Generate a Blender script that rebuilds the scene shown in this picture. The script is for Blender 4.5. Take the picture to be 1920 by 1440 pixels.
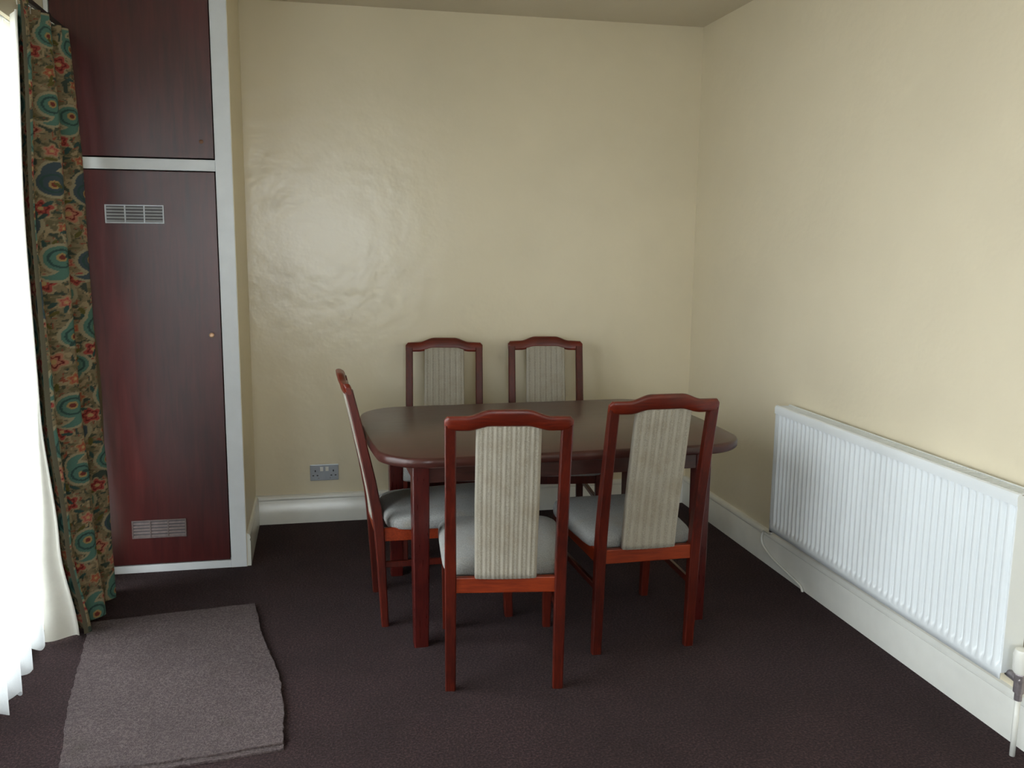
import bpy, bmesh, math, random
import numpy as np
from mathutils import Vector, Matrix

# ------------------------------------------------------------------ clear
for o in list(bpy.data.objects):
    bpy.data.objects.remove(o, do_unlink=True)
SC = bpy.context.scene
COL = SC.collection

# ------------------------------------------------------------------ room constants (metres)
XR = 2.052      # right wall
YB = 4.787      # back wall
ZC = 2.635      # ceiling
XL = -1.065     # left wall (patio window wall)
YF = -3.4       # wall behind the camera
YC = 4.151      # front of the built in cupboard
XC = -0.352     # side of the cupboard

# ------------------------------------------------------------------ camera
cam_d = bpy.data.cameras.new('camera')
cam = bpy.data.objects.new('camera', cam_d)
COL.objects.link(cam)
F_PX, YAW, PITCH, ROLL = 1698.27, 0.20988, 0.15834, 0.00997
cam_d.sensor_fit = 'HORIZONTAL'
cam_d.sensor_width = 36.0
cam_d.lens = F_PX / 1920.0 * 36.0
cam_d.clip_start = 0.05
fwd = Vector((math.sin(YAW) * math.cos(PITCH), math.cos(YAW) * math.cos(PITCH), -math.sin(PITCH)))
rgt = Vector((math.cos(YAW), -math.sin(YAW), 0))
upv = rgt.cross(fwd)
r2 = math.cos(ROLL) * rgt + math.sin(ROLL) * upv
u2 = -math.sin(ROLL) * rgt + math.cos(ROLL) * upv
m = Matrix.Identity(4)
for i in range(3):
    m[i][0] = r2[i]; m[i][1] = u2[i]; m[i][2] = -fwd[i]
m.translation = Vector((0, 0, 1.5))
cam.matrix_world = m
SC.camera = cam

# ------------------------------------------------------------------ sky and exposure
SC.view_settings.view_transform = 'Standard'
SC.view_settings.look = 'None'
SC.view_settings.gamma = 1.0
SC.view_settings.use_curve_mapping = False
SC.view_settings.exposure = 0.0
SC.cycles.max_bounces = 6
SC.cycles.diffuse_bounces = 4
SC.cycles.glossy_bounces = 3
SC.cycles.transmission_bounces = 3
SC.cycles.transparent_max_bounces = 6
SC.cycles.caustics_reflective = False
SC.cycles.caustics_refractive = False
W = bpy.data.worlds.new('overcast_sky')
SC.world = W
W.use_nodes = True
bgn = W.node_tree.nodes['Background']
bgn.inputs['Color'].default_value = (0.93, 0.97, 1.0, 1)
bgn.inputs['Strength'].default_value = 11.5

# window openings (y0, y1, z0, z1) in the left wall, (x0, x1, z0, z1) in the wall behind the camera
OPL = (1.45, 4.02, 0.03, 2.27)
OPF = (-0.85, 0.95, 0.75, 2.25)
OPS = (-1.9, 0.5, 0.85, 2.2)      # second opening in the left wall, behind the camera

def portal(name, loc, rot, sx, sy):
    l = bpy.data.lights.new(name, 'AREA')
    l.shape = 'RECTANGLE'; l.size = sx; l.size_y = sy
    l.energy = 1.0
    l.cycles.is_portal = True
    o = bpy.data.objects.new(name, l)
    COL.objects.link(o); o.location = loc; o.rotation_euler = rot
    return o
portal('window_portal', (XL - 0.22, (OPL[0] + OPL[1]) / 2, (OPL[2] + OPL[3]) / 2), (0, -math.pi / 2, 0), OPL[3] - OPL[2], OPL[1] - OPL[0])
portal('window_portal', (XL - 0.22, (OPS[0] + OPS[1]) / 2, (OPS[2] + OPS[3]) / 2), (0, -math.pi / 2, 0), OPS[3] - OPS[2], OPS[1] - OPS[0])
portal('window_portal', ((OPF[0] + OPF[1]) / 2, YF - 0.22, (OPF[2] + OPF[3]) / 2), (math.pi / 2, 0, 0), OPF[1] - OPF[0], OPF[3] - OPF[2])

# ------------------------------------------------------------------ material helpers
def srgb(r, g, b):
    def f(c):
        c /= 255.0
        return c / 12.92 if c <= 0.04045 else ((c + 0.055) / 1.055) ** 2.4
    return (f(r), f(g), f(b), 1.0)

class NT:
    def __init__(self, name):
        self.m = bpy.data.materials.new(name); self.m.use_nodes = True
        self.t = self.m.node_tree; self.n = self.t.nodes
        self.b = self.n['Principled BSDF']; self.out = self.n['Material Output']
    def new(self, typ, **kw):
        nd = self.n.new(typ)
        for k, v in kw.items():
            if k in nd.inputs.keys() if hasattr(nd.inputs, 'keys') else False:
                nd.inputs[k].default_value = v
            else:
                setattr(nd, k, v)
        return nd
    def link(self, a, b): self.t.links.new(a, b)
    def coords(self, scale=(1, 1, 1), kind='Object'):
        c = self.n.new('ShaderNodeTexCoord'); mp = self.n.new('ShaderNodeMapping')
        mp.inputs['Scale'].default_value = scale
        self.link(c.outputs[kind], mp.inputs['Vector'])
        return mp.outputs['Vector']
    def noise(self, vec, scale, detail=3.0, rough=0.55, dist=0.0):
        t = self.n.new('ShaderNodeTexNoise')
        t.inputs['Scale'].default_value = scale; t.inputs['Detail'].default_value = detail
        t.inputs['Roughness'].default_value = rough; t.inputs['Distortion'].default_value = dist
        self.link(vec, t.inputs['Vector'])
        return t.outputs['Fac']
    def ramp(self, fac, stops):
        r = self.n.new('ShaderNodeValToRGB')
        el = r.color_ramp.elements
        el[0].position, el[0].color = stops[0]
        el[1].position, el[1].color = stops[-1]
        for p, c in stops[1:-1]:
            e = el.new(p); e.color = c
        self.link(fac, r.inputs['Fac'])
        return r.outputs['Color']
    def mix(self, fac, a, b, mode='MIX'):
        x = self.n.new('ShaderNodeMix'); x.data_type = 'RGBA'; x.blend_type = mode
        for v, i in ((fac, 0), (a, 6), (b, 7)):
            if hasattr(v, 'is_output'): self.link(v, x.inputs[i])
            else: x.inputs[i].default_value = v
        return x.outputs[2]
    def bump(self, h, strength, dist=0.01, normal=None):
        bn = self.n.new('ShaderNodeBump')
        bn.inputs['Strength'].default_value = strength; bn.inputs['Distance'].default_value = dist
        self.link(h, bn.inputs['Height'])
        if normal is not None: self.link(normal, bn.inputs['Normal'])
        return bn.outputs['Normal']
    def set(self, color=None, rough=None, metal=None, spec=None, normal=None, coat=None):
        for v, k in ((color, 'Base Color'), (rough, 'Roughness'), (metal, 'Metallic'), (spec, 'Specular IOR Level'), (normal, 'Normal'), (coat, 'Coat Weight')):
            if v is None: continue
            if hasattr(v, 'is_output'): self.link(v, self.b.inputs[k])
            else: self.b.inputs[k].default_value = v
        return self.m

M = {}
def mat_plain(name, c, rough=0.5, metal=0.0, var=0.06, scale=30.0):
    t = NT(name); v = t.coords()
    n = t.noise(v, scale)
    lo = tuple(x * (1 - var) for x in c[:3]) + (1,); hi = tuple(min(1, x * (1 + var)) for x in c[:3]) + (1,)
    return t.set(t.ramp(n, [(0.3, lo), (0.7, hi)]), rough, metal)

def mat_wall(name, c, rough, sheen_bump, stains=False):
    t = NT(name); v = t.coords()
    broad = t.noise(v, 1.3, 4)
    fine = t.noise(v, 55, 4)
    lumps = t.noise(v, 9, 3)
    lo = tuple(x * 0.95 for x in c[:3]) + (1,); hi = tuple(x * 1.04 for x in c[:3]) + (1,)
    col = t.ramp(broad, [(0.3, lo), (0.7, hi)])
    if stains:      # old damp stains in the paint near the cupboard
        for (sx, sz, rx, rz, k) in ((-0.215, 1.655, 0.040, 0.045, 0.40), (-0.20, 1.30, 0.10, 0.12, 0.28), (-0.28, 1.22, 0.09, 0.12, 0.22), (-0.33, 1.62, 0.04, 0.2, 0.12)):
            cc = t.n.new('ShaderNodeTexCoord'); mp = t.n.new('ShaderNodeMapping')
            mp.inputs['Location'].default_value = (-sx / rx, 0, -sz / rz); mp.inputs['Scale'].default_value = (1 / rx, 0, 1 / rz)
            t.link(cc.outputs['Object'], mp.inputs['Vector'])
            ln = t.n.new('ShaderNodeVectorMath'); ln.operation = 'LENGTH'
            t.link(mp.outputs['Vector'], ln.inputs[0])
            ad = t.n.new('ShaderNodeMath'); ad.operation = 'MULTIPLY_ADD'
            t.link(lumps, ad.inputs[0]); ad.inputs[1].default_value = 1.1; t.link(ln.outputs['Value'], ad.inputs[2])
            mr = t.n.new('ShaderNodeMapRange'); mr.interpolation_type = 'SMOOTHSTEP'
            mr.inputs['From Min'].default_value = 0.55; mr.inputs['From Max'].default_value = 1.75
            mr.inputs['To Min'].default_value = k; mr.inputs['To Max'].default_value = 0.0
            t.link(ad.outputs[0], mr.inputs['Value'])
            col = t.mix(mr.outputs['Result'], col, srgb(178, 160, 108))
    nb = t.bump(fine, 0.10 * sheen_bump, 0.004)
    nb = t.bump(lumps, 0.35 * sheen_bump, 0.012, nb)
    return t.set(col, rough, normal=nb)

def mat_wood(name, dark, mid, light, rough=0.3, scale=(14, 14, 1.2), coat=0.0, blot=2.0):
    t = NT(name); v = t.coords(scale)
    g = t.noise(v, 4.0, 6, 0.6, 0.6)
    v2 = t.coords((1, 1, 0.6)); b = t.noise(v2, blot, 3)
    c1 = t.ramp(g, [(0.3, dark), (0.5, mid), (0.72, light)])
    c = t.mix(0.45, c1, t.ramp(b, [(0.35, dark), (0.65, light)]))
    rr = t.n.new('ShaderNodeMapRange'); t.link(g, rr.inputs['Value'])
    rr.inputs['To Min'].default_value = rough * 0.85; rr.inputs['To Max'].default_value = rough * 1.2
    return t.set(c, rr.outputs['Result'], normal=t.bump(g, 0.05, 0.003), coat=coat)

M['wall'] = mat_wall('cream_silk_paint', srgb(232, 221, 195), 0.42, 1.0)
M['wall_back'] = mat_wall('cream_silk_paint_stained', srgb(232, 221, 194), 0.27, 0.6, True)
M['wall_back'].node_tree.nodes['Principled BSDF'].inputs['Specular IOR Level'].default_value = 0.8
M['ceiling'] = mat_wall('ceiling_emulsion', srgb(214, 204, 184), 0.8, 0.6)
M['gloss_white'] = mat_plain('white_gloss_paint', srgb(232, 232, 226), 0.22, 0, 0.03, 12)
M['gloss_cool'] = mat_plain('white_frame_paint', srgb(226, 230, 234), 0.28, 0, 0.03, 12)
M['rad'] = mat_plain('radiator_enamel', srgb(236, 241, 244), 0.3, 0, 0.015, 8)
M['door_wood'] = mat_wood('mahogany_veneer', srgb(50, 11, 11), srgb(72, 19, 18), srgb(92, 29, 26), 0.31, (11, 11, 0.9), 0.0, 2.2)
M['door_wood'].node_tree.nodes['Principled BSDF'].inputs['Specular IOR Level'].default_value = 0.75
M['chair_wood'] = mat_wood('red_stained_beech', srgb(44, 11, 7), srgb(72, 18, 9), srgb(102, 31, 14), 0.34, (30, 30, 3), 0.0, 5.0)
M['chair_top_wood'] = mat_wood('red_stained_beech_crest', srgb(62, 15, 7), srgb(94, 25, 10), srgb(124, 39, 15), 0.34, (3, 30, 30), 0.0, 5.0)
M['chair_rail_wood'] = mat_wood('red_stained_beech_rail', srgb(98, 28, 8), srgb(132, 43, 10), srgb(160, 60, 16), 0.36, (3, 30, 30), 0.0, 5.0)
M['table_wood'] = mat_wood('mahogany_table', srgb(48, 24, 20), srgb(64, 32, 27), srgb(78, 40, 34), 0.30, (3, 26, 26), 0.0, 3.0)
M['chrome'] = mat_plain('worn_chrome', srgb(150, 142, 146), 0.35, 0.6, 0.2, 60)
M['dark'] = mat_plain('dark_plastic', srgb(40, 38, 40), 0.5)
M['vent'] = mat_plain('anodised_aluminium', srgb(196, 200, 206), 0.42, 0.3, 0.05, 40)
M['vent_dull'] = mat_plain('tarnished_aluminium', srgb(120, 108, 106), 0.5, 0.3, 0.15, 60)
M['vent_dark'] = mat_plain('vent_shadow_gap', srgb(84, 80, 86), 0.7)
M['brass'] = mat_plain('brass_knob', srgb(216, 176, 140), 0.35, 0.3, 0.05, 20)
M['lock'] = mat_plain('dull_brass_lock', srgb(104, 66, 40), 0.4, 0.4, 0.1, 20)
M['socket'] = mat_plain('steel_socket_plate', srgb(170, 176, 184), 0.35, 0.35, 0.05, 20)
M['lining'] = mat_plain('cream_curtain_lining', srgb(232, 230, 220), 0.9, 0, 0.03, 25)

# fitted carpet and the lighter carpet offcut
def mat_carpet(name, a, b, c, stain=False):
    t = NT(name); v = t.coords()
    n1 = t.noise(v, 130, 3, 0.7); n2 = t.noise(v, 3.0, 4, 0.6); n3 = t.noise(v, 420, 2, 0.6)
    col = t.ramp(n1, [(0.38, a), (0.5, b), (0.62, c)])
    col = t.mix(0.35, col, t.ramp(n3, [(0.35, a), (0.65, c)]))
    col = t.mix(t.ramp(n2, [(0.35, (0, 0, 0, 1)), (0.7, (0.35, 0.35, 0.35, 1))]), col, a)
    if stain:
        n4 = t.noise(v, 5.0, 3); col = t.mix(t.ramp(n4, [(0.62, (0, 0, 0, 1)), (0.75, (0.3, 0.3, 0.3, 1))]), col, srgb(70, 68, 50))
    nb = t.bump(n1, 0.9, 0.012); nb = t.bump(n3, 0.6, 0.006, nb)
    t.b.inputs['Sheen Weight'].default_value = 0.06
    t.b.inputs['Sheen Roughness'].default_value = 0.6
    return t.set(col, 1.0, spec=0.1, normal=nb)
M['carpet'] = mat_carpet('dark_plum_carpet', srgb(28, 16, 18), srgb(56, 38, 40), srgb(92, 68, 71))
M['offcut'] = mat_carpet('worn_carpet_offcut', srgb(78, 67, 68), srgb(105, 92, 93), srgb(134, 120, 121), True)
M['backing'] = mat_plain('carpet_backing', srgb(60, 52, 52), 0.95, 0, 0.2, 200)

# upholstery: plain grey seat, striped ribbed back
def mat_fabric(name, lo, hi, stripes):
    t = NT(name); v = t.coords()
    weave = t.noise(v, 260, 2); broad = t.noise(v, 9, 4, 0.6)
    col = t.ramp(weave, [(0.35, lo), (0.65, hi)])
    if stripes:
        w = t.n.new('ShaderNodeTexWave'); w.wave_type = 'BANDS'; w.bands_direction = 'X'
        w.inputs['Scale'].default_value = 11.0; w.inputs['Distortion'].default_value = 0.0
        t.link(v, w.inputs['Vector'])
        col = t.mix(t.ramp(w.outputs['Fac'], [(0.2, (0, 0, 0, 1)), (0.8, (0.6, 0.6, 0.6, 1))]), col, srgb(182, 176, 163))
    col = t.mix(t.ramp(broad, [(0.5, (0, 0, 0, 1)), (0.78, (0.55, 0.55, 0.55, 1))]), col, srgb(142, 128, 106))
    t.b.inputs['Sheen Weight'].default_value = 0.15
    return t.set(col, 0.95, spec=0.15, normal=t.bump(weave, 0.35, 0.003))
M['seat_fabric'] = mat_fabric('grey_seat_velour', srgb(132, 132, 131), srgb(156, 156, 153), False)
M['back_fabric'] = mat_fabric('striped_corduroy', srgb(150, 144, 132), srgb(174, 168, 154), True)

# printed curtain: flat print from a colour attribute, weave from noise, a little light through the cloth
def mat_curtain():
    t = NT('paisley_print_cotton')
    a = t.n.new('ShaderNodeAttribute'); a.attribute_name = 'print'
    v = t.coords(); w = t.noise(v, 380, 2)
    col = t.mix(t.ramp(w, [(0.3, (0, 0, 0, 1)), (0.7, (0.22, 0.22, 0.22, 1))]), a.outputs['Color'], srgb(70, 62, 50))
    t.set(col, 0.75, spec=0.25, normal=t.bump(w, 0.2, 0.002))
    tr = t.n.new('ShaderNodeBsdfTranslucent'); t.link(col, tr.inputs['Color'])
    mx = t.n.new('ShaderNodeMixShader'); mx.inputs[0].default_value = 0.07
    t.link(t.b.outputs[0], mx.inputs[1]); t.link(tr.outputs[0], mx.inputs[2]); t.link(mx.outputs[0], t.out.inputs['Surface'])
    return t.m
M['curtain'] = mat_curtain()
def mat_net():
    t = NT('white_net_lace'); v = t.coords()
    w = t.noise(v, 500, 1)
    col = t.ramp(w, [(0.3, (0.86, 0.9, 0.93, 1)), (0.7, (0.95, 0.97, 0.98, 1))])
    t.set(col, 0.9, spec=0.05)
    tr = t.n.new('ShaderNodeBsdfTranslucent'); t.link(col, tr.inputs['Color'])
    tp = t.n.new('ShaderNodeBsdfTransparent')
    m1 = t.n.new('ShaderNodeMixShader'); m1.inputs[0].default_value = 0.6
    t.link(t.b.outputs[0], m1.inputs[1]); t.link(tr.outputs[0], m1.inputs[2])
    m2 = t.n.new('ShaderNodeMixShader'); m2.inputs[0].default_value = 0.42
    t.link(m1.outputs[0], m2.inputs[1]); t.link(tp.outputs[0], m2.inputs[2]); t.link(m2.outputs[0], t.out.inputs['Surface'])
    return t.m
M['net'] = mat_net()
def mat_glass():
    t = NT('window_glass')
    tp = t.n.new('ShaderNodeBsdfTransparent'); gl = t.n.new('ShaderNodeBsdfGlossy')
    v = t.coords(); w = t.noise(v, 2)
    t.link(t.ramp(w, [(0.3, (0.93, 0.95, 0.95, 1)), (0.7, (0.97, 0.98, 0.98, 1))]), tp.inputs['Color'])
    gl.inputs['Roughness'].default_value = 0.02
    fr = t.n.new('ShaderNodeFresnel'); fr.inputs['IOR'].default_value = 1.25
    mx = t.n.new('ShaderNodeMixShader'); t.link(fr.outputs[0], mx.inputs[0])
    t.link(tp.outputs[0], mx.inputs[1]); t.link(gl.outputs[0], mx.inputs[2]); t.link(mx.outputs[0], t.out.inputs['Surface'])
    return t.m
M['glass'] = mat_glass()
M['ground'] = mat_plain('patio_paving', srgb(170, 166, 158), 0.9, 0, 0.15, 4)

# ------------------------------------------------------------------ mesh helpers
def link(name, me, mat=None, parent=None, smooth=False, loc=None):
    o = bpy.data.objects.new(name, me)
    if mat is not None:
        if len(me.materials) == 0: me.materials.append(mat)
    COL.objects.link(o)
    if parent is not None: o.parent = parent
    if loc is not None: o.location = loc
    if smooth:
        me.polygons.foreach_set('use_smooth', [True] * len(me.polygons))
    return o
def finish(bm, name):
    bmesh.ops.recalc_face_normals(bm, faces=bm.faces)
    me = bpy.data.meshes.new(name); bm.to_mesh(me); bm.free()
    return me
def add_box(bm, x0, x1, y0, y1, z0, z1, bevel=0.0, seg=2):
    r = bmesh.ops.create_cube(bm, size=1.0)
    for v in r['verts']:
        v.co = Vector(((x0 + x1) / 2 + v.co.x * (x1 - x0), (y0 + y1) / 2 + v.co.y * (y1 - y0), (z0 + z1) / 2 + v.co.z * (z1 - z0)))
    if bevel > 0:
        es = list({e for v in r['verts'] for e in v.link_edges})
        bmesh.ops.bevel(bm, geom=es, offset=bevel, segments=seg, profile=0.7, affect='EDGES')
def box(name, x0, x1, y0, y1, z0, z1, mat, parent=None, bevel=0.0, seg=2):
    bm = bmesh.new(); add_box(bm, x0, x1, y0, y1, z0, z1, bevel, seg)
    return link(name, finish(bm, name), mat, parent)
def prism(bm, poly, axis, a, b):
    """extrude a 2D polygon along axis from a to b"""
    def p3(u, v, w):
        return {0: (w, u, v), 1: (u, w, v), 2: (u, v, w)}[axis]
    lo = [bm.verts.new(p3(u, v, a)) for u, v in poly]
    hi = [bm.verts.new(p3(u, v, b)) for u, v in poly]
    n = len(poly)
    bm.faces.new(lo); bm.faces.new(hi)
    for i in range(n): bm.faces.new((lo[i], lo[(i + 1) % n], hi[(i + 1) % n], hi[i]))
def tube(bm, pts, r, seg=10):
    rings = []
    for i, p in enumerate(pts):
        p = Vector(p)
        t = (Vector(pts[min(i + 1, len(pts) - 1)]) - Vector(pts[max(i - 1, 0)])).normalized()
        a = t.orthogonal().normalized() if i == 0 else (prev - t * prev.dot(t)).normalized()
        prev = a
        b = t.cross(a)
        rr = r[i] if isinstance(r, (list, tuple)) else r
        rings.append([bm.verts.new(p + rr * (math.cos(2 * math.pi * k / seg) * a + math.sin(2 * math.pi * k / seg) * b)) for k in range(seg)])
    for i in range(len(rings) - 1):
        for k in range(seg):
            bm.faces.new((rings[i][k], rings[i][(k + 1) % seg], rings[i + 1][(k + 1) % seg], rings[i + 1][k]))
    bm.faces.new(rings[0]); bm.faces.new(rings[-1])
def sweep_rect(bm, path, half_w, half_t, xs=None, bevel=0.004):
    """rectangular bar along a path in the y-z plane; path = [(y, z)], xs = x of each point"""
    rings = []
    n = len(path)
    for i, (y, z) in enumerate(path):
        y0, z0 = path[max(i - 1, 0)]; y1, z1 = path[min(i + 1, n - 1)]
        t = Vector((0, y1 - y0, z1 - z0)).normalized(); nn = Vector((0, t.z, -t.y))
        hw = half_w[i] if isinstance(half_w, (list, tuple)) else half_w
        ht = half_t[i] if isinstance(half_t, (list, tuple)) else half_t
        x = xs[i] if isinstance(xs, (list, tuple)) else (xs or 0.0)
        c = Vector((x, y, z)); b = bevel
        ring = []
        for sx, st, first in ((1, 1, 0), (-1, 1, 1), (-1, -1, 0), (1, -1, 1)):
            p1 = c + Vector((sx * (hw - b), 0, 0)) + nn * st * ht
            p2 = c + Vector((sx * hw, 0, 0)) + nn * st * (ht - b)
            pr = (p2, p1) if first == 0 else (p1, p2)
            ring += [bm.verts.new(pr[0]), bm.verts.new(pr[1])]
        rings.append(ring)
    k = len(rings[0])
    for i in range(n - 1):
        for j in range(k):
            bm.faces.new((rings[i][j], rings[i][(j + 1) % k], rings[i + 1][(j + 1) % k], rings[i + 1][j]))
    bm.faces.new(rings[0]); bm.faces.new(rings[-1])
def grid(nx, ny, fn):
    """mesh from a function (i, j) -> point"""
    vs = [fn(i, j) for j in range(ny) for i in range(nx)]
    fs = [(j * nx + i, j * nx + i + 1, (j + 1) * nx + i + 1, (j + 1) * nx + i) for j in range(ny - 1) for i in range(nx - 1)]
    return vs, fs
def mesh(name, vs, fs):
    me = bpy.data.meshes.new(name); me.from_pydata(vs, [], fs); me.update(); return me
def tag(o, label=None, cat=None, group=None, kind=None):
    if label: o['label'] = label
    if cat: o['category'] = cat
    if group: o['group'] = group
    if kind: o['kind'] = kind
    return o
def thing(name, label, cat, loc=(0, 0, 0), rz=0.0, group=None):
    o = bpy.data.objects.new(name, None); COL.objects.link(o)
    o.empty_display_size = 0.1
    o.location = loc; o.rotation_euler = (0, 0, rz)
    return tag(o, label, cat, group)
def autosmooth(o, ang=0.6):
    o.data.polygons.foreach_set('use_smooth', [True] * len(o.data.polygons))
    me = o.data
    bm = bmesh.new(); bm.from_mesh(me)
    for e in bm.edges:
        if len(e.link_faces) == 2 and e.calc_face_angle(0) > ang: e.smooth = False
    bm.to_mesh(me); bm.free()
    return o

# ------------------------------------------------------------------ the room
T = 0.2
tag(box('floor', XL - T, XR + T, YF - T, YB + T, -0.12, 0.0, M['carpet']), 'dark plum brown fitted carpet covering the whole floor', 'floor', kind='structure')
tag(box('ceiling', XL - T, XR + T, YF - T, YB + T, ZC, ZC + 0.12, M['ceiling']), 'plain pale beige painted ceiling', 'ceiling', kind='structure')
tag(box('wall_back', XL - T, XR + T, YB, YB + T, 0, ZC, M['wall_back']), 'cream silk painted back wall with faint damp stains', 'wall', kind='structure')
tag(box('wall_right', XR, XR + T, YF, YB, 0, ZC, M['wall']), 'cream painted right wall above the radiator', 'wall', kind='structure')
# left wall with the patio window opening, one mesh of four blocks
bm = bmesh.new()
add_box(bm, XL - T, XL, YF, OPS[0], 0, ZC)
add_box(bm, XL - T, XL, OPS[1], OPL[0], 0, ZC)
add_box(bm, XL - T, XL, OPS[0], OPS[1], OPS[3], ZC)
add_box(bm, XL - T, XL, OPS[0], OPS[1], 0, OPS[2])
add_box(bm, XL - T, XL, OPL[1], YB, 0, ZC)
add_box(bm, XL - T, XL, OPL[0], OPL[1], OPL[3], ZC)
add_box(bm, XL - T, XL, OPL[0], OPL[1], 0, OPL[2])
tag(link('wall_left', finish(bm, 'wall_left'), M['wall']), 'cream left wall above the net curtained window', 'wall', kind='structure')
bm = bmesh.new()
add_box(bm, XL, OPF[0], YF - T, YF, 0, ZC); add_box(bm, OPF[1], XR, YF - T, YF, 0, ZC)
add_box(bm, OPF[0], OPF[1], YF - T, YF, OPF[3], ZC); add_box(bm, OPF[0], OPF[1], YF - T, YF, 0, OPF[2])
tag(link('wall_front', finish(bm, 'wall_front'), M['wall']), 'cream wall behind the viewer with a window', 'wall', kind='structure')
# side of the cupboard recess
tag(box('wall_recess', XC - 0.03, XC, YC + 0.004, YB, 0, ZC, M['wall']), 'narrow cream wall return beside the cupboard', 'wall', kind='structure')

# skirting boards with a stepped and rounded top
def skirt_profile(h, d):
    pr = [(0, 0), (d, 0), (d, h * 0.76), (d * 0.80, h * 0.80), (d * 0.80, h * 0.82), (d * 0.98, h * 0.845), (d, h * 0.88), (d * 0.92, h * 0.93), (d * 0.6, h * 0.98), (0, h)]
    return pr
bm = bmesh.new(); prism(bm, [(YB - d, z) for d, z in skirt_profile(0.155, 0.02)], 0, XC, XR)
b1 = tag(autosmooth(link('baseboard_back', finish(bm, 'baseboard'), M['gloss_white'])), 'white gloss skirting board along the back wall', 'skirting', kind='structure')
bm = bmesh.new()
prism(bm, [(XR - d, z) for d, z in skirt_profile(0.16, 0.02)], 1, YF, YB - 0.02)
tag(autosmooth(link('baseboard_right', finish(bm, 'baseboard'), M['gloss_white'])), 'white gloss skirting board below the radiator', 'skirting', kind='structure')
bm = bmesh.new(); prism(bm, [(XC + d, z) for d, z in skirt_profile(0.155, 0.016)], 1, YC + 0.01, YB - 0.02)
tag(autosmooth(link('baseboard_recess', finish(bm, 'baseboard'), M['gloss_white'])), 'short white skirting beside the cupboard', 'skirting', kind='structure')
bm = bmesh.new(); add_box(bm, XL, XR, YF, YF + 0.02, 0, 0.155, 0.004)
tag(link('baseboard_front', finish(bm, 'baseboard'), M['gloss_white']), 'white skirting behind the viewer', 'skirting', kind='structure')

# windows in the left wall: frame, mullions and panes
for nm, op, lab in (('window_1', OPL, 'tall white framed patio window behind the net curtain'), ('window_3', OPS, 'white framed side window behind the viewer')):
    w1 = thing(nm, lab, 'window', (XL - 0.1, 0, 0)); w1['kind'] = 'structure'
    y0, y1, z0, z1 = op
    box('window_frame', -0.035, 0.035, y0, y1, z0, z0 + 0.06, M['gloss_white'], w1, 0.004)
    box('window_frame', -0.035, 0.035, y0, y1, z1 - 0.06, z1, M['gloss_white'], w1, 0.004)
    for yy in (y0, (y0 + y1) / 2 - 0.03, y1 - 0.06):
        box('window_frame', -0.034, 0.034, yy, yy + 0.06, z0 + 0.06, z1 - 0.06, M['gloss_white'], w1, 0.004)
    for ya, yb in ((y0 + 0.06, (y0 + y1) / 2 - 0.03), ((y0 + y1) / 2 + 0.03, y1 - 0.06)):
        box('pane', -0.004, 0.004, ya, yb, z0 + 0.06, z1 - 0.06, M['glass'], w1)
w2 = thing('window_2', 'white framed window behind the viewer', 'window', (0, YF - 0.1, 0)); w2['kind'] = 'structure'
x0, x1, z0, z1 = OPF
box('window_frame', x0, x1, -0.035, 0.035, z0, z0 + 0.06, M['gloss_white'], w2, 0.004)
box('window_frame', x0, x1, -0.035, 0.035, z1 - 0.06, z1, M['gloss_white'], w2, 0.004)
for xx in (x0, (x0 + x1) / 2 - 0.03, x1 - 0.06):
    box('window_frame', xx, xx + 0.06, -0.034, 0.034, z0 + 0.06, z1 - 0.06, M['gloss_white'], w2, 0.004)
for xa, xb in ((x0 + 0.06, (x0 + x1) / 2 - 0.03), ((x0 + x1) / 2 + 0.03, x1 - 0.06)):
    box('pane', xa, xb, -0.004, 0.004, z0 + 0.06, z1 - 0.06, M['glass'], w2)
# ground outside the windows
tag(box('patio_ground', -14, 12, -14, 12, -0.4, -0.14, M['ground']), 'pale paving outside the windows', 'ground', kind='structure')

# ------------------------------------------------------------------ built in cupboard
cup = thing('built_in_cupboard', 'floor to ceiling built-in cupboard with dark mahogany doors and white frame', 'cupboard', (0, YC, 0))
box('frame_stile', -0.4235, XC - 0.002, -0.0, 0.045, 0, ZC, M['gloss_cool'], cup, 0.003)
box('frame_stile', XL + 0.002, -1.046, -0.0, 0.045, 0, ZC, M['gloss_cool'], cup, 0.003)
box('frame_rail', -1.046, -0.4235, 0.002, 0.045, 1.775, 1.822, M['gloss_cool'], cup, 0.002)
box('frame_rail', -1.046, -0.4235, 0.002, 0.045, 0.0, 0.034, M['gloss_cool'], cup, 0.002)
box('frame_rail', -1.046, -0.4235, 0.002, 0.045, 2.56, ZC, M['gloss_cool'], cup, 0.002)
box('carcass_back', XL + 0.002, XC - 0.04, 0.3, 0.32, 0, ZC - 0.002, M['vent_dark'], cup)
ud = box('upper_door', -1.042, -0.428, 0.006, 0.026, 1.828, 2.556, M['door_wood'], cup, 0.002)
ud['label'] = 'upper mahogany veneer door with a small lock'
ld = box('lower_door', -1.042, -0.428, 0.006, 0.026, 0.038, 1.771, M['door_wood'], cup, 0.002)
ld['label'] = 'lower mahogany veneer door with two vent grilles'
def disc(name, x, z, r, depth, mat, parent, y=0.006, seg=20):
    bm = bmesh.new()
    tube(bm, [(x, y, z), (x, y - depth * 0.5, z), (x, y - depth * 0.85, z), (x, y - depth, z)], [r * 0.7, r * 0.75, r, r * 0.6], seg)
    return autosmooth(link(name, finish(bm, name), mat, parent))
disc('knob', -0.466, 1.072, 0.011, 0.022, M['brass'], ld)['label'] = 'small pale brass knob'
disc('lock_escutcheon', -0.477, 1.897, 0.009, 0.004, M['lock'], ud)['label'] = 'small dull brass lock'
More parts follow.
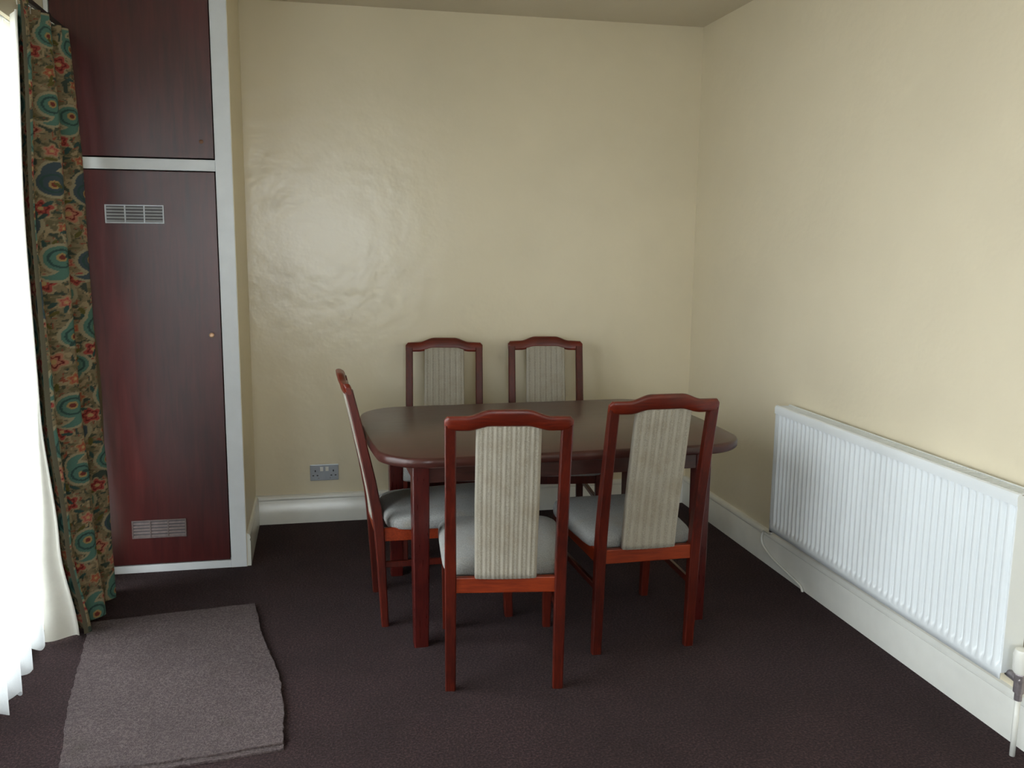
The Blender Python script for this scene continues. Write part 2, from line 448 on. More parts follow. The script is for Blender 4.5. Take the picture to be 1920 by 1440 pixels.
def vent(xa, xb, za, zb, parent, label, vm):
    # three louvred bays in a pressed aluminium frame
    y = 0.006
    bm = bmesh.new()
    t = 0.006
    add_box(bm, xa, xb, y - 0.005, y, za, za + t, 0.001, 1); add_box(bm, xa, xb, y - 0.005, y, zb - t, zb, 0.001, 1)
    w = (xb - xa - t) / 3
    for k in range(4): add_box(bm, xa + k * w, xa + k * w + t, y - 0.0052, y, za, zb, 0.001, 1)
    f = link('vent_frame', finish(bm, 'vent_frame'), vm, parent); f['label'] = label
    for k in range(3):
        bm = bmesh.new(); n = 5
        for q in range(n):
            zz = za + t + (q + 0.5) * (zb - za - 2 * t) / n
            prism(bm, [(y - 0.0065, zz - 0.0055), (y - 0.006, zz - 0.006), (y - 0.0002, zz + 0.0022), (y - 0.001, zz + 0.0028)], 0, xa + k * w + t, xa + (k + 1) * w)
        link('vent_louvre', finish(bm, 'vent_louvre'), vm, parent)
        box('vent_backing', xa + k * w + t, xa + (k + 1) * w, y - 0.0004, y + 0.0005, za + t, zb - t, M['vent_dark'], parent)
vent(-0.877, -0.641, 1.551, 1.629, ld, 'silver louvred vent grille near the top of the door', M['vent'])
vent(-0.843, -0.612, 0.160, 0.243, ld, 'dull louvred vent grille near the foot of the door', M['vent_dull'])

# ------------------------------------------------------------------ double socket on the back wall
sk = thing('wall_socket', 'steel grey double power socket low on the cream back wall', 'socket', (0.004, YB, 0.268))
box('face_plate', -0.074, 0.074, -0.009, -0.0005, -0.043, 0.043, M['socket'], sk, 0.003)
for sx in (-1, 1):
    sw = box('rocker_switch', sx * 0.014 - 0.008, sx * 0.014 + 0.008, -0.013, -0.008, 0.008, 0.03, M['gloss_white'], sk, 0.0015)
    box('pin_hole', sx * 0.047 - 0.003, sx * 0.047 + 0.003, -0.0095, -0.008, 0.004, 0.014, M['dark'], sk)
    for px in (-0.011, 0.011):
        box('pin_hole', sx * 0.047 + px - 0.0045, sx * 0.047 + px + 0.0045, -0.0095, -0.008, -0.018, -0.013, M['dark'], sk)
for sx in (-0.06, 0.06):
    bm = bmesh.new(); tube(bm, [(sx * 0.5, -0.0085, -0.03), (sx * 0.5, -0.0098, -0.03)], 0.003, 10)
    link('screw', finish(bm, 'screw'), M['chrome'], sk)

# ------------------------------------------------------------------ radiator on the right wall
RX, RY0, RY1, RZ0, RZ1 = XR - 0.1, 2.165, 3.59, 0.222, 0.785
rad = thing('radiator', 'long white ribbed panel radiator on the right wall', 'radiator', (0, 0, 0))
LEN = RY1 - RY0
nr = 43
pitch = (LEN - 0.03) / nr
def rib_depth(s):
    # s = phase in one pitch: raised flute with a narrow valley
    s = s % 1.0
    d = abs(s - 0.5) * 2
    k = min(1.0, max(0.0, (d - 0.30) / 0.45)); k = k * k * (3 - 2 * k)
    return 1.0 - k
ys, ph = [], []
PER = 10
ys.append(RY0); ph.append(None)
for i in range(nr * PER + 1):
    ys.append(RY0 + 0.015 + i * pitch / PER); ph.append(i / PER)
ys.append(RY1); ph.append(None)
zs = [0, 0.022, 0.034, 0.044, 0.052, 0.30, 0.51, 0.518, 0.528, 0.538, RZ1 - RZ0]
def zf(dz):
    a = min(1, max(0, (dz - 0.030) / 0.022)); b = min(1, max(0, (0.540 - dz) / 0.022))
    k = min(a, b); return k * k * (3 - 2 * k)
def rfn(i, j):
    f = 0.0 if ph[i] is None else rib_depth(ph[i])
    k = zf(zs[j])
    x = RX + 0.011 * k * (1 - f) 
    if ph[i] is None: x = RX
    return (x, ys[i], RZ0 + zs[j])
vs, fs = grid(len(ys), len(zs), rfn)
n0 = len(vs)
fp = link('front_panel', mesh('front_panel', vs, [tuple(reversed(f)) for f in fs]), M['rad'], rad, True)
autosmooth(fp, 0.9)
sol = fp.modifiers.new('thickness', 'SOLIDIFY'); sol.thickness = 0.002; sol.offset = -1
box('rear_panel', XR - 0.045, XR - 0.038, RY0 + 0.01, RY1 - 0.01, RZ0 + 0.01, RZ1 - 0.02, M['rad'], rad, 0.002)
box('end_cover', RX + 0.001, XR - 0.03, RY0 - 0.002, RY0 + 0.002, RZ0 + 0.02, RZ1 + 0.0, M['rad'], rad, 0.0008, 1)
box('end_cover', RX + 0.001, XR - 0.03, RY1 - 0.002, RY1 + 0.002, RZ0 + 0.02, RZ1 + 0.0, M['rad'], rad, 0.0008, 1)
# rolled front edge and slotted top grille
bm = bmesh.new()
prism(bm, [(RX - 0.002, RZ1 - 0.03), (RX - 0.003, RZ1 - 0.004), (RX + 0.001, RZ1 + 0.004), (RX + 0.008, RZ1 + 0.007), (RX + 0.012, RZ1 + 0.006), (RX + 0.012, RZ1 - 0.001), (RX + 0.001, RZ1 - 0.03)], 1, RY0 - 0.004, RY1 + 0.004)
autosmooth(link('top_edge', finish(bm, 'top_edge'), M['rad'], rad))
bm = bmesh.new()
for k in range(int(LEN / 0.014)):
    yy = RY0 + 0.004 + k * 0.014
    add_box(bm, RX + 0.012, XR - 0.034, yy, yy + 0.006, RZ1 + 0.001, RZ1 + 0.006)
add_box(bm, XR - 0.036, XR - 0.028, RY0 - 0.004, RY1 + 0.004, RZ1 - 0.012, RZ1 + 0.007)
tg = link('top_grille', finish(bm, 'top_grille'), M['rad'], rad); tg['kind'] = 'stuff'
for yy in (RY0 + 0.2, RY1 - 0.2): box('wall_bracket', XR - 0.038, XR - 0.001, yy - 0.015, yy + 0.015, RZ0 + 0.05, RZ1 - 0.08, M['chrome'], rad)
# thermostatic valve at the near end
vx, vy = XR - 0.07, RY0 - 0.045
bm = bmesh.new(); tube(bm, [(vx, RY0 + 0.005, RZ0 + 0.018), (vx, vy + 0.014, RZ0 + 0.018), (vx, vy - 0.012, RZ0 + 0.018)], [0.011, 0.014, 0.014], 14)
link('valve_elbow', finish(bm, 'valve_elbow'), M['chrome'], rad, True)
bm = bmesh.new(); tube(bm, [(vx, vy, RZ0 - 0.045), (vx, vy, RZ0 - 0.02), (vx, vy, RZ0 - 0.02), (vx, vy, RZ0 + 0.035), (vx, vy, RZ0 + 0.045)], [0.011, 0.011, 0.016, 0.016, 0.012], 14)
link('valve_body', finish(bm, 'valve_body'), M['chrome'], rad)
bm = bmesh.new(); tube(bm, [(vx, vy, RZ0 + 0.04), (vx, vy, RZ0 + 0.05), (vx, vy, RZ0 + 0.1), (vx, vy, RZ0 + 0.112), (vx, vy, RZ0 + 0.116)], [0.019, 0.024, 0.024, 0.02, 0.006], 20)
h = autosmooth(link('valve_head', finish(bm, 'valve_head'), M['gloss_white'], rad)); h['label'] = 'white thermostatic valve head'
bm = bmesh.new(); tube(bm, [(vx, vy, RZ0 - 0.04), (vx, vy, 0.1), (vx, vy, 0.0)], 0.008, 12)
link('supply_pipe', finish(bm, 'supply_pipe'), M['gloss_white'], rad, True)
# lockshield and thin painted pipe at the far end
lx, ly = XR - 0.07, RY1 + 0.03
bm = bmesh.new(); tube(bm, [(lx, RY1 - 0.005, RZ0 + 0.015), (lx, ly, RZ0 + 0.015)], 0.010, 12)
tube(bm, [(lx, ly, RZ0 - 0.02), (lx, ly, RZ0 + 0.035), (lx, ly, RZ0 + 0.04)], [0.012, 0.013, 0.009], 12)
lv = link('lockshield_valve', finish(bm, 'lockshield_valve'), M['dark'], rad); lv['label'] = 'dark lockshield valve'
bm = bmesh.new()
pp = [(lx, ly, RZ0 - 0.015), (lx + 0.006, ly + 0.02, 0.185), (XR - 0.034, 3.755, 0.16), (XR - 0.030, 3.785, 0.125), (XR - 0.028, 3.78, 0.092), (XR - 0.027, 3.74, 0.07), (XR - 0.027, 3.66, 0.05), (XR - 0.027, 3.52, 0.032), (XR - 0.027, 3.43, 0.02), (XR - 0.028, 3.405, 0.006), (XR - 0.028, 3.40, -0.01)]
# smooth the pipe path
def catmull(P, n=6):
    P = [Vector(p) for p in P]; out = []
    for i in range(len(P) - 1):
        a, b, c, d = P[max(i - 1, 0)], P[i], P[i + 1], P[min(i + 2, len(P) - 1)]
        for k in range(n):
            t = k / n
            out.append(0.5 * ((2 * b) + (c - a) * t + (2 * a - 5 * b + 4 * c - d) * t * t + (3 * b - a - 3 * c + d) * t ** 3))
    out.append(P[-1]); return out
tube(bm, catmull(pp), 0.0055, 8)
link('return_pipe', finish(bm, 'return_pipe'), M['gloss_white'], rad, True)

# ------------------------------------------------------------------ dining table
TZ = 0.745
tab = thing('dining_table', 'dark mahogany extending dining table with rounded corners and square legs', 'table', (0.882, 3.583, 0), math.radians(2.2))
def table_outline(ha, hb, n=96, r=0.17, bow=0.03):
    # straight long sides, gently bowed ends, generous round corners
    out = []
    q = n // 4
    for ci, (sx, sy) in enumerate(((1, 1), (-1, 1), (-1, -1), (1, -1))):
        for k in range(q):
            a = math.pi / 2 * (ci + (k + 0.5) / q)
            x = sx * (ha - bow - r) + r * math.cos(a); y = sy * (hb - r) + r * math.sin(a)
            x += math.copysign(bow * (1 - (y / hb) ** 2), x)
            out.append((x, y))
        nx_, ny_ = ((-1, 1), (-1, -1), (1, -1), (1, 1))[ci]
        for k in range(1, 12):     # side towards the next corner
            t = k / 12
            a = math.pi / 2 * (ci + 1)
            p0 = (sx * (ha - bow - r) + r * math.cos(a), sy * (hb - r) + r * math.sin(a))
            p1 = (nx_ * (ha - bow - r) + r * math.cos(a), ny_ * (hb - r) + r * math.sin(a))
            x = p0[0] + (p1[0] - p0[0]) * t; y = p0[1] + (p1[1] - p0[1]) * t
            if ci % 2 == 1: x += math.copysign(bow * (1 - (y / hb) ** 2), x)
            if ci % 2 == 1: pass
            out.append((x, y))
    return out
bm = bmesh.new()
HA, HB = 0.722, 0.508
rings = []
for z, ins in ((TZ - 0.038, 0.012), (TZ - 0.036, 0.004), (TZ - 0.030, 0.0), (TZ - 0.010, 0.0), (TZ - 0.003, 0.003), (TZ, 0.010)):
    rings.append([bm.verts.new((x, y, z)) for x, y in table_outline(HA - ins, HB - ins)])
for a, b in zip(rings[:-1], rings[1:]):
    for k in range(len(a)): bm.faces.new((a[k], a[(k + 1) % len(a)], b[(k + 1) % len(a)], b[k]))
bm.faces.new(rings[0]); bm.faces.new(rings[-1])
autosmooth(link('table_top', finish(bm, 'table_top'), M['table_wood'], tab), 0.8)
LXp, LYp, LW = 0.555, 0.37, 0.031
M['table_leg_wood'] = mat_wood('mahogany_table_leg', srgb(48, 11, 10), srgb(70, 17, 14), srgb(90, 26, 19), 0.28, (26, 26, 3), 0.0, 4.0)
for sx in (-1, 1):
    for sy in (-1, 1):
        bm = bmesh.new()
        sweep_rect(bm, [(sy * LYp, 0), (sy * LYp, 0.3), (sy * LYp, TZ - 0.038)], [LW * 0.86, LW * 0.95, LW], [LW * 0.86, LW * 0.95, LW], sx * LXp, 0.004)
        link('leg', finish(bm, 'leg'), M['table_leg_wood'], tab)
for sy in (-1, 1):
    box('apron', -LXp + LW, LXp - LW, sy * (LYp + 0.012) - 0.011, sy * (LYp + 0.012) + 0.011, TZ - 0.118, TZ - 0.038, M['table_wood'], tab, 0.002)
for sx in (-1, 1):
    box('apron', sx * (LXp + 0.012) - 0.011, sx * (LXp + 0.012) + 0.011, -LYp + LW, LYp - LW, TZ - 0.118, TZ - 0.038, M['table_leg_wood'], tab, 0.002)
for sx in (-0.18, 0.18):
    box('extension_runner', sx - 0.02, sx + 0.02, -LYp, LYp, TZ - 0.09, TZ - 0.04, M['table_leg_wood'], tab, 0.002)

# ------------------------------------------------------------------ dining chairs
HWR, HWF, DEP = 0.181, 0.195, 0.495      # rear / front half spacing of the legs, depth between feet
PROF = [(0.0, 0.0), (-0.006, 0.12), (-0.012, 0.26), (-0.018, 0.38), (-0.027, 0.47), (-0.048, 0.59), (-0.074, 0.712), (-0.100, 0.834), (-0.124, 0.937)]
def prof_y(z):
    for (ya, za), (yb, zb) in zip(PROF[:-1], PROF[1:]):
        if za <= z <= zb: return ya + (yb - ya) * (z - za) / (zb - za)
    return PROF[-1][0] - (z - PROF[-1][1]) * 0.25
def make_chair():
    root = thing('dining_chair', 'x', 'chair')
    wd = M['chair_wood']
    for s in (-1, 1):
        bm = bmesh.new()
        tz = [0.014, 0.015, 0.017, 0.019, 0.0195, 0.019, 0.0175, 0.016, 0.015]
        sweep_rect(bm, PROF, [0.0175, 0.018, 0.0185, 0.019, 0.019, 0.0185, 0.018, 0.018, 0.018], tz, s * HWR, 0.004)
        autosmooth(link('rear_leg', finish(bm, 'rear_leg'), wd, root), 0.5)
        bm = bmesh.new()
        sweep_rect(bm, [(DEP, 0.0), (DEP - 0.012, 0.2), (DEP - 0.018, 0.40)], [0.0155, 0.018, 0.019], [0.0155, 0.018, 0.019], s * HWF, 0.003)
        link('front_leg', finish(bm, 'front_leg'), wd, root)
    # seat rails
    box('seat_rail', -HWR + 0.017, HWR - 0.017, -0.030, -0.008, 0.352, 0.404, M['chair_rail_wood'], root, 0.003)
    box('seat_rail', -HWF + 0.017, HWF - 0.017, DEP - 0.032, DEP - 0.010, 0.345, 0.398, wd, root, 0.003)
    for s in (-1, 1):
        for nm, za, zb, t in (('seat_rail', 0.345, 0.398, 0.010), ('stretcher', 0.238, 0.262, 0.008)):
            bm = bmesh.new()
            ra = Vector((s * HWR, 0.0, 0)); fa = Vector((s * HWF, DEP - 0.032, 0))
            vv = []
            for p in (ra, fa):
                for z in (za, zb): vv += [bm.verts.new((p.x - t, p.y, z)), bm.verts.new((p.x + t, p.y, z))]
            for f in ((0, 1, 3, 2), (4, 6, 7, 5), (0, 4, 5, 1), (2, 3, 7, 6), (0, 2, 6, 4), (1, 5, 7, 3)): bm.faces.new([vv[q] for q in f])
            bmesh.ops.bevel(bm, geom=list(bm.edges), offset=0.0025, segments=1, affect='EDGES')
            link(nm, finish(bm, nm), M['chair_rail_wood'] if nm == 'seat_rail' else wd, root)
    # shaped crest rail: flat shoulders, ogee rise to a raised middle, slightly bowed
    N = 36; X0 = 0.200
    def rise(x):
        a = abs(x)
        k = min(1, max(0, (a - 0.055) / 0.075)); k = k * k * (3 - 2 * k)
        return 0.020 * (1 - k)
    bm = bmesh.new(); rings = []
    for i in range(N + 1):
        x = -X0 + 2 * X0 * i / N
        zt = 0.964 + rise(x) + 0.004 * (1 - (x / X0) ** 2); zb = 0.917 + 0.75 * rise(x)
        e = min(1.0, (X0 - abs(x)) / 0.012); e = math.sqrt(max(0.0, 1 - (1 - e) ** 2))
        zt = zt - 0.012 * (1 - e); zb = zb + 0.008 * (1 - e)
        yc = prof_y(0.942) - 0.016 * (1 - (x / X0) ** 2)
        th = 0.0145 * (0.55 + 0.45 * e)
        lean = 0.25 * (zt - zb) * 0.5; zm = (zt + zb) / 2; hz = (zt - zb) / 2
        ring = []
        for q in range(14):
            a = 2 * math.pi * (q + 0.5) / 14
            c, s_ = math.cos(a), math.sin(a)
            yy = math.copysign(abs(c) ** 0.55, c) * th; zz = math.copysign(abs(s_) ** 0.55, s_) * hz
            ring.append(bm.verts.new((x, yc + yy - 0.25 * zz, zm + zz)))
        rings.append(ring)
    for a, b in zip(rings[:-1], rings[1:]):
        for k in range(14): bm.faces.new((a[k], a[(k + 1) % 14], b[(k + 1) % 14], b[k]))
    bm.faces.new(rings[0]); bm.faces.new(rings[-1])
    autosmooth(link('top_rail', finish(bm, 'top_rail'), M['chair_top_wood'], root), 0.7)
    # upholstered back splat with woven ribs
    hw = 0.104; nx, nz = 113, 26; zA, zB = 0.402, 0.936
    def surf(side):
        out = []
        for j in range(nz):
            z = zA + (zB - zA) * j / (nz - 1)
            for i in range(nx):
                u = -1 + 2 * i / (nx - 1)
                x = u * hw * (1.0 - 0.02 * abs(2 * j / (nz - 1) - 1))
                edge = min(1.0, (1 - abs(u)) / 0.10); edge = math.sqrt(max(0.0, 1 - (1 - edge) ** 2))
                rib = 0.0008 * math.sin(u * math.pi * 14) * edge
                zz = z + (0.75 * rise(x) - 0.012 if j == nz - 1 else 0)
                y = prof_y(z) + side * (0.013 * (0.35 + 0.65 * edge) + rib) - 0.006 * (1 - u * u)
                out.append((x, y, zz))
        return out
    A, B = surf(-1), surf(1); n = nx * nz
    fs = []
    for j in range(nz - 1):
        for i in range(nx - 1):
            a = j * nx + i
            fs.append((a, a + 1, a + 1 + nx, a + nx)); fs.append((n + a, n + a + nx, n + a + 1 + nx, n + a + 1))
        a, b = j * nx, j * nx + nx - 1
        fs.append((a, a + nx, n + a + nx, n + a)); fs.append((b, n + b, n + b + nx, b + nx))
    for i in range(nx - 1):
        fs.append((i, n + i, n + i + 1, i + 1)); a = (nz - 1) * nx + i; fs.append((a, a + 1, n + a + 1, n + a))
    sp = link('back_splat', mesh('back_splat', A + B, fs), M['back_fabric'], root, True)
    # padded seat, wider at the front, domed
    bm = bmesh.new(); K = 72; rings = []
    def outline(ins):
        o = []
        for k in range(K):
            a = 2 * math.pi * (k + 0.5) / K; c, s_ = math.cos(a), math.sin(a)
            e = 7.0
            ux = math.copysign(abs(c) ** (2 / e), c); uy = math.copysign(abs(s_) ** (2 / e), s_)
            yy = 0.262 + uy * (0.252 - ins)
            hwid = 0.203 + (yy - 0.01) / 0.504 * 0.030
            o.append((ux * (hwid - ins), yy))
        return o
    for z, ins in ((0.388, 0.012), (0.392, 0.004), (0.402, 0.0), (0.424, 0.0), (0.437, 0.006), (0.446, 0.020), (0.452, 0.05), (0.456, 0.10), (0.458, 0.16)):
        rings.append([bm.verts.new((x, y, z + 0.012 * (y / 0.5 - 0.5) * (z - 0.388) / 0.07)) for x, y in outline(ins)])
    for a, b in zip(rings[:-1], rings[1:]):
        for k in range(K): bm.faces.new((a[k], a[(k + 1) % K], b[(k + 1) % K], b[k]))
    bm.faces.new(rings[0]); bm.faces.new(rings[-1])
    link('seat_cushion', finish(bm, 'seat_cushion'), M['seat_fabric'], root, True)
    return root
def copy_tree(o, parent=None):
    c = o.copy(); COL.objects.link(c); c.parent = parent
    for ch in list(o.children): copy_tree(ch, c)
    return c
CHAIRS = [
    ((0.581, 2.806, 0), -8.0, 'nearest red wooden chair, seen from behind in front of the table'),
    ((1.145, 3.002, 0), 1.0, 'red wooden chair seen from behind, nearest the radiator'),
    ((0.216, 3.568, 0), -88.0, 'red wooden chair seen side-on at the left end of the table'),
    ((0.616, 4.545, 0), 173.0, 'red wooden chair behind the table, left one against the cream wall'),
    ((1.160, 4.548, 0), 173.0, 'red wooden chair behind the table, right one nearer the wall corner'),
]
proto = make_chair()
for i, (loc, rz, lab) in enumerate(CHAIRS):
    c = proto if i == 0 else copy_tree(proto)
    c.location = loc; c.rotation_euler = (0, 0, math.radians(rz))
    tag(c, lab, 'chair', 'dining chairs around the table')

# ------------------------------------------------------------------ carpet offcuts by the window
def offcut(name, poly, z0, z1, mat, label, jitter, seed):
    rnd = random.Random(seed)
    pts = []
    n = len(poly)
    for i in range(n):
        a, b = Vector(poly[i]), Vector(poly[(i + 1) % n]); k = max(2, int((b - a).length / 0.02))
        nrm = Vector(((b - a).y, -(b - a).x)).normalized()
        for q in range(k):
            p = a.lerp(b, q / k) + nrm * (rnd.uniform(-1, 1) * jitter * (0 if q == 0 else 1))
            pts.append((p.x, p.y))
    bm = bmesh.new(); prism(bm, pts, 2, z0, z1)
    bmesh.ops.triangulate(bm, faces=[f for f in bm.faces if len(f.verts) > 4])
    return tag(link(name, finish(bm, name), mat), label, 'mat')
offcut('carpet_offcut', [(-0.90, 3.60), (-0.745, 2.545), (-0.687, 2.54), (-0.52, 2.52), (-0.33, 2.535), (-0.134, 2.560), (-0.166, 3.0), (-0.25, 3.34), (-0.295, 3.64)], 0.0, 0.006, M['offcut'], 'lower grey carpet offcut peeking out beneath the upper one', 0.0025, 3)
offcut('carpet_offcut', [(-0.905, 3.60), (-0.882, 3.435), (-0.825, 2.98), (-0.752, 2.568), (-0.687, 2.561), (-0.52, 2.541), (-0.333, 2.557), (-0.138, 2.583), (-0.142, 2.8), (-0.165, 3.02), (-0.194, 3.15), (-0.243, 3.36), (-0.290, 3.676)], 0.0065, 0.0125, M['offcut'], 'grey worn carpet offcut lying on top by the window curtain', 0.003, 5)

# ------------------------------------------------------------------ patterned curtain
cur = thing('patterned_curtain', 'long floral paisley curtain in green and red hanging beside the window', 'curtain', (0, 0, 0))
def lerp_tab(tab, z):
    for (za, *a), (zb, *b) in zip(tab[:-1], tab[1:]):
        if za <= z <= zb:
            t = (z - za) / (zb - za); t = t * t * (3 - 2 * t)
            return [p + (q - p) * t for p, q in zip(a, b)]
    return list(tab[-1][1:] if z > tab[-1][0] else tab[0][1:])
# leading edge and far edge of the cloth (z, x, y)
EDGE_A = [(0.0, -0.905, 3.47), (0.4, -0.935, 3.41), (0.9, -0.955, 3.37), (1.5, -0.962, 3.38), (2.29, -0.965, 3.47)]
EDGE_B = [(0.0, -0.900, 3.96), (0.5, -0.905, 4.03), (1.0, -0.922, 4.07), (1.6, -0.935, 4.09), (2.29, -0.948, 4.10)]
NU, NV = 330, 740
ZT = 2.285
rnd = np.random.RandomState(4)
uu = np.linspace(0, 1, NU); vv = np.linspace(0.006, ZT, NV)
CW = 0.98   # width of the flat cloth in metres
P = np.zeros((NV, NU, 3))
NF = 2.75
for j, z in enumerate(vv):
    a = np.array(lerp_tab(EDGE_A, z)); b = np.array(lerp_tab(EDGE_B, z))
    base = a[None, :] * (1 - uu[:, None]) + b[None, :] * uu[:, None]
    gather = 0.75 + 0.25 * min(1.0, (ZT - z) / 0.5)
    amp = 0.046 * gather
    phase = 2 * np.pi * (NF * uu + 0.10 * np.sin(2.1 * z) * uu + 0.02 * np.sin(5.0 * z + 3 * uu))
    wx = np.cos(phase + 0.5 * np.sin(phase)) * amp + 0.006 * np.sin(3 * phase + 1.7 * z)
    env = np.minimum(1.0, uu / 0.05 + 0.25)
    wy = 0.022 * np.sin(phase) * gather
    if z > ZT - 0.07: 
        k = (z - (ZT - 0.07)) / 0.07
        wx = wx * (1 - 0.45 * k) + 0.012 * k * np.cos(2 * np.pi * 16 * uu)
    P[j, :, 0] = base[:, 0] + wx * env; P[j, :, 1] = base[:, 1] + wy; P[j, :, 2] = z + (0.012 * np.sin(phase) if z < 0.02 else 0)
P[:, :, 2] = np.maximum(P[:, :, 2], 0.02)
# flat print in cloth metres
U, V = np.meshgrid(uu * CW, vv)
def lin(c): return np.array(srgb(*c)[:3])
Cc = np.zeros((NV, NU, 3)); Cc[:] = lin((138, 124, 98))
def blotch(k, thr, c, lo=False):
    # irregular small flecks of the printed ground, k = fleck size in samples
    g = rnd.rand(NV // k + 3, NU // k + 3)
    yi, xi = np.arange(NV) / k, np.arange(NU) / k
    y0_, x0_ = yi.astype(int), xi.astype(int); fy, fx = (yi - y0_)[:, None], (xi - x0_)[None, :]
    gg = g[y0_][:, x0_] * (1 - fy) * (1 - fx) + g[y0_ + 1][:, x0_] * fy * (1 - fx) + g[y0_][:, x0_ + 1] * (1 - fy) * fx + g[y0_ + 1][:, x0_ + 1] * fy * fx
    Cc[gg > thr] = lin(c)
blotch(4, 0.62, (112, 104, 78)); blotch(3, 0.74, (72, 80, 66)); blotch(4, 0.74, (168, 150, 120)); blotch(3, 0.82, (146, 78, 60)); blotch(5, 0.78, (60, 74, 68))
def paint(mask, c): Cc[mask] = lin(c)
def local(u0, v0, ang):
    du, dv = U - u0, V - v0
    return du * math.cos(ang) + dv * math.sin(ang), -du * math.sin(ang) + dv * math.cos(ang)
def flower(u0, v0, r, c1, c2, ang=0.0):
    p, q = local(u0, v0, ang); rr = np.hypot(p, q); th = np.arctan2(q, p)
    lim = r * (0.82 + 0.18 * np.cos(5 * th))
    paint(rr < lim * 1.22, (166, 148, 118)); paint(rr < lim, c1); paint((rr < lim * 0.72) & (rr > lim * 0.52), c2); paint(rr < r * 0.24, (190, 160, 112))
def paisley(u0, v0, s, ang, c1, c2):
    p, q = local(u0, v0, ang); p, q = p / s, q / s
    # comma shape: disc with a tail curling round
    body = np.hypot(p, q) < 1.0
    tail = (np.hypot(p - 0.35, q - 0.75) < 1.05) & (np.hypot(p - 0.95, q - 0.55) > 0.95) & (q > -0.2)
    out = (np.hypot(p, q) < 1.22) | ((np.hypot(p - 0.35, q - 0.75) < 1.24) & (np.hypot(p - 0.98, q - 0.55) > 0.82) & (q > -0.2))
    paint(out, (166, 156, 130)); paint(body | tail, c1)
    ring = (np.hypot(p, q) < 0.78) & (np.hypot(p, q) > 0.62); paint(ring, c2)
    paint(np.hypot(p, q + 0.1) < 0.34, (176, 146, 96)); paint(np.hypot(p, q + 0.1) < 0.2, (122, 52, 46))
TE = (86, 128, 118); TD = (50, 82, 80); NV_ = (66, 84, 96); RD = (170, 76, 70); RP = (188, 124, 104); OR = (176, 114, 78)
rows = 0
v0 = 0.06
while v0 < ZT + 0.1:
    off = 0.0 if rows % 2 == 0 else 0.085
    u0 = -0.05 + off
    while u0 < CW + 0.1:
        ju, jv = rnd.uniform(-.015, .015), rnd.uniform(-.02, .02)
        paisley(u0 + ju, v0 + jv, 0.042 + rnd.uniform(-.006, .008), rnd.uniform(-.5, .5) + (0 if rows % 4 < 2 else math.pi), TE if rnd.rand() < .88 else NV_, TD)
        flower(u0 + 0.055 + ju, v0 + 0.055 + jv, 0.028 + rnd.uniform(0, .008), RD if rnd.rand() < .7 else RP, (112, 30, 36), rnd.rand() * 3)
        flower(u0 + 0.105 + ju, v0 - 0.015 + jv, 0.018 + rnd.uniform(0, .005), OR if rnd.rand() < .5 else RP, RD, rnd.rand() * 3)
        for _ in range(5):
            a_, b_ = u0 + rnd.uniform(0, .17), v0 + rnd.uniform(-.06, .07)
            p, q = local(a_, b_, rnd.rand() * 3); paint((p / 0.016) ** 2 + (q / 0.006) ** 2 < 1, TD if rnd.rand() < .6 else (96, 92, 44))
        u0 += 0.19
    v0 += 0.135; rows += 1
# selvedge strips
paint((U < 0.012), (92, 88, 72)); paint((U > CW - 0.02), (112, 100, 80))
vs = [tuple(x) for x in P.reshape(-1, 3)]
idx = np.arange(NU * NV).reshape(NV, NU)
fs = np.stack([idx[:-1, :-1], idx[:-1, 1:], idx[1:, 1:], idx[1:, :-1]], -1).reshape(-1, 4).tolist()
me = mesh('curtain_fabric', vs, fs)
at = me.color_attributes.new('print', 'FLOAT_COLOR', 'POINT')
buf = np.ones((NU * NV, 4), np.float32); buf[:, :3] = Cc.reshape(-1, 3)
at.data.foreach_set('color', buf.reshape(-1))
link('curtain_fabric', me, M['curtain'], cur, True)
# pale lining: a second cloth behind, turning back to the window at the leading edge near the floor
def lin_fn(i, j):
    z = 0.012 + (ZT - 0.05) * j / 60
    a = lerp_tab(EDGE_A, z); b = lerp_tab(EDGE_B, z)
    flare = max(0.0, 1 - z / 0.95); flare = flare ** 1.3
    t = i / 40
    if t < 0.3:      # turned back part
        k = 1 - t / 0.3
        x = a[0] - 0.012 - k * (0.108 * flare + 0.004) ; y = a[1] + 0.012 - k * 0.035 * flare + 0.012 * math.sin(k * 5 + 1) * flare
    else:
        k = (t - 0.3) / 0.7
        x = a[0] + (b[0] - a[0]) * k - 0.054 * min(1, k * 6) - 0.008; y = a[1] + 0.012 + (b[1] - a[1] - 0.1) * k
    return (x, y, z)
vs, fs = grid(41, 61, lin_fn)
ln = link('curtain_lining', mesh('curtain_lining', vs, fs), M['lining'], cur, True); ln['label'] = 'cream lining turned out at the foot of the curtain'
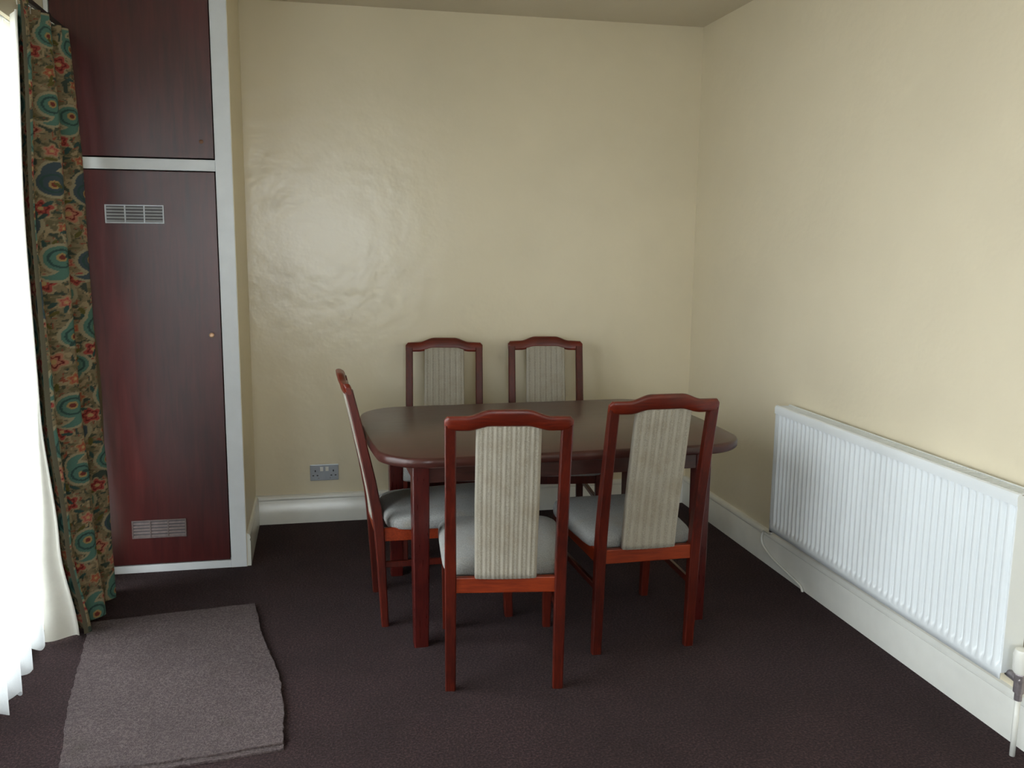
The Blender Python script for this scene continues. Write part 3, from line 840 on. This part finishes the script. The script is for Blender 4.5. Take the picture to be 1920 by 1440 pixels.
# heading tape and hooks
for k in range(14):
    t = (k + 0.5) / 14
    a = lerp_tab(EDGE_A, ZT); b = lerp_tab(EDGE_B, ZT)
    x = a[0] + (b[0] - a[0]) * t - 0.01; y = a[1] + (b[1] - a[1]) * t
    bm = bmesh.new(); tube(bm, [(x, y, ZT - 0.02), (x, y, ZT + 0.006), (x - 0.008, y, ZT + 0.011)], 0.0018, 6)
    link('curtain_hook', finish(bm, 'curtain_hook'), M['gloss_white'], cur)

# curtain track on the left wall
trk = thing('curtain_track', 'plain dark curtain track above the window', 'curtain track', (0, 0, 0))
box('track', -0.992, -0.968, 1.2, 4.13, ZT + 0.014, ZT + 0.034, M['dark'], trk, 0.002)
for yy in (1.5, 2.8, 3.9):
    box('track_bracket', XL + 0.0, -0.975, yy - 0.012, yy + 0.012, ZT + 0.034, ZT + 0.046, M['dark'], trk, 0.001)

# ------------------------------------------------------------------ net curtain with scalloped lace hem
net = thing('net_curtain', 'bright white net curtain with scalloped lace hem across the window', 'net curtain', (0, 0, 0))
NY, NZ = 420, 46
ya, yb = 1.3, 3.64
def net_fn(i, j):
    y = ya + (yb - ya) * i / (NY - 1)
    s = 0.5 + 0.5 * math.cos(2 * math.pi * y / 0.055)
    z0 = 0.055 - 0.022 * abs(math.sin(math.pi * y / 0.05)) - 0.02 * math.sin(9 * y)
    z = z0 + (2.235 - z0) * (j / (NZ - 1)) ** 1.0
    ph = 2 * math.pi * y / 0.13
    low = 1 - 0.4 * z / 2.2
    far = min(1.0, max(0.0, (3.36 - y) / 0.06))
    x = -1.044 + 0.030 * far + (0.012 + 0.026 * far) * low * math.sin(ph + 0.6 * math.sin(y * 7)) + 0.003 * math.sin(3 * ph)
    return (x, y + 0.02 * math.cos(ph), z)
vs, fs = grid(NY, NZ, net_fn)
link('net_fabric', mesh('net_fabric', vs, fs), M['net'], net, True)
bm = bmesh.new(); tube(bm, [(-1.044, ya - 0.03, 2.236), (-1.044, yb + 0.03, 2.236)], 0.004, 8)
link('net_wire', finish(bm, 'net_wire'), M['gloss_white'], net)
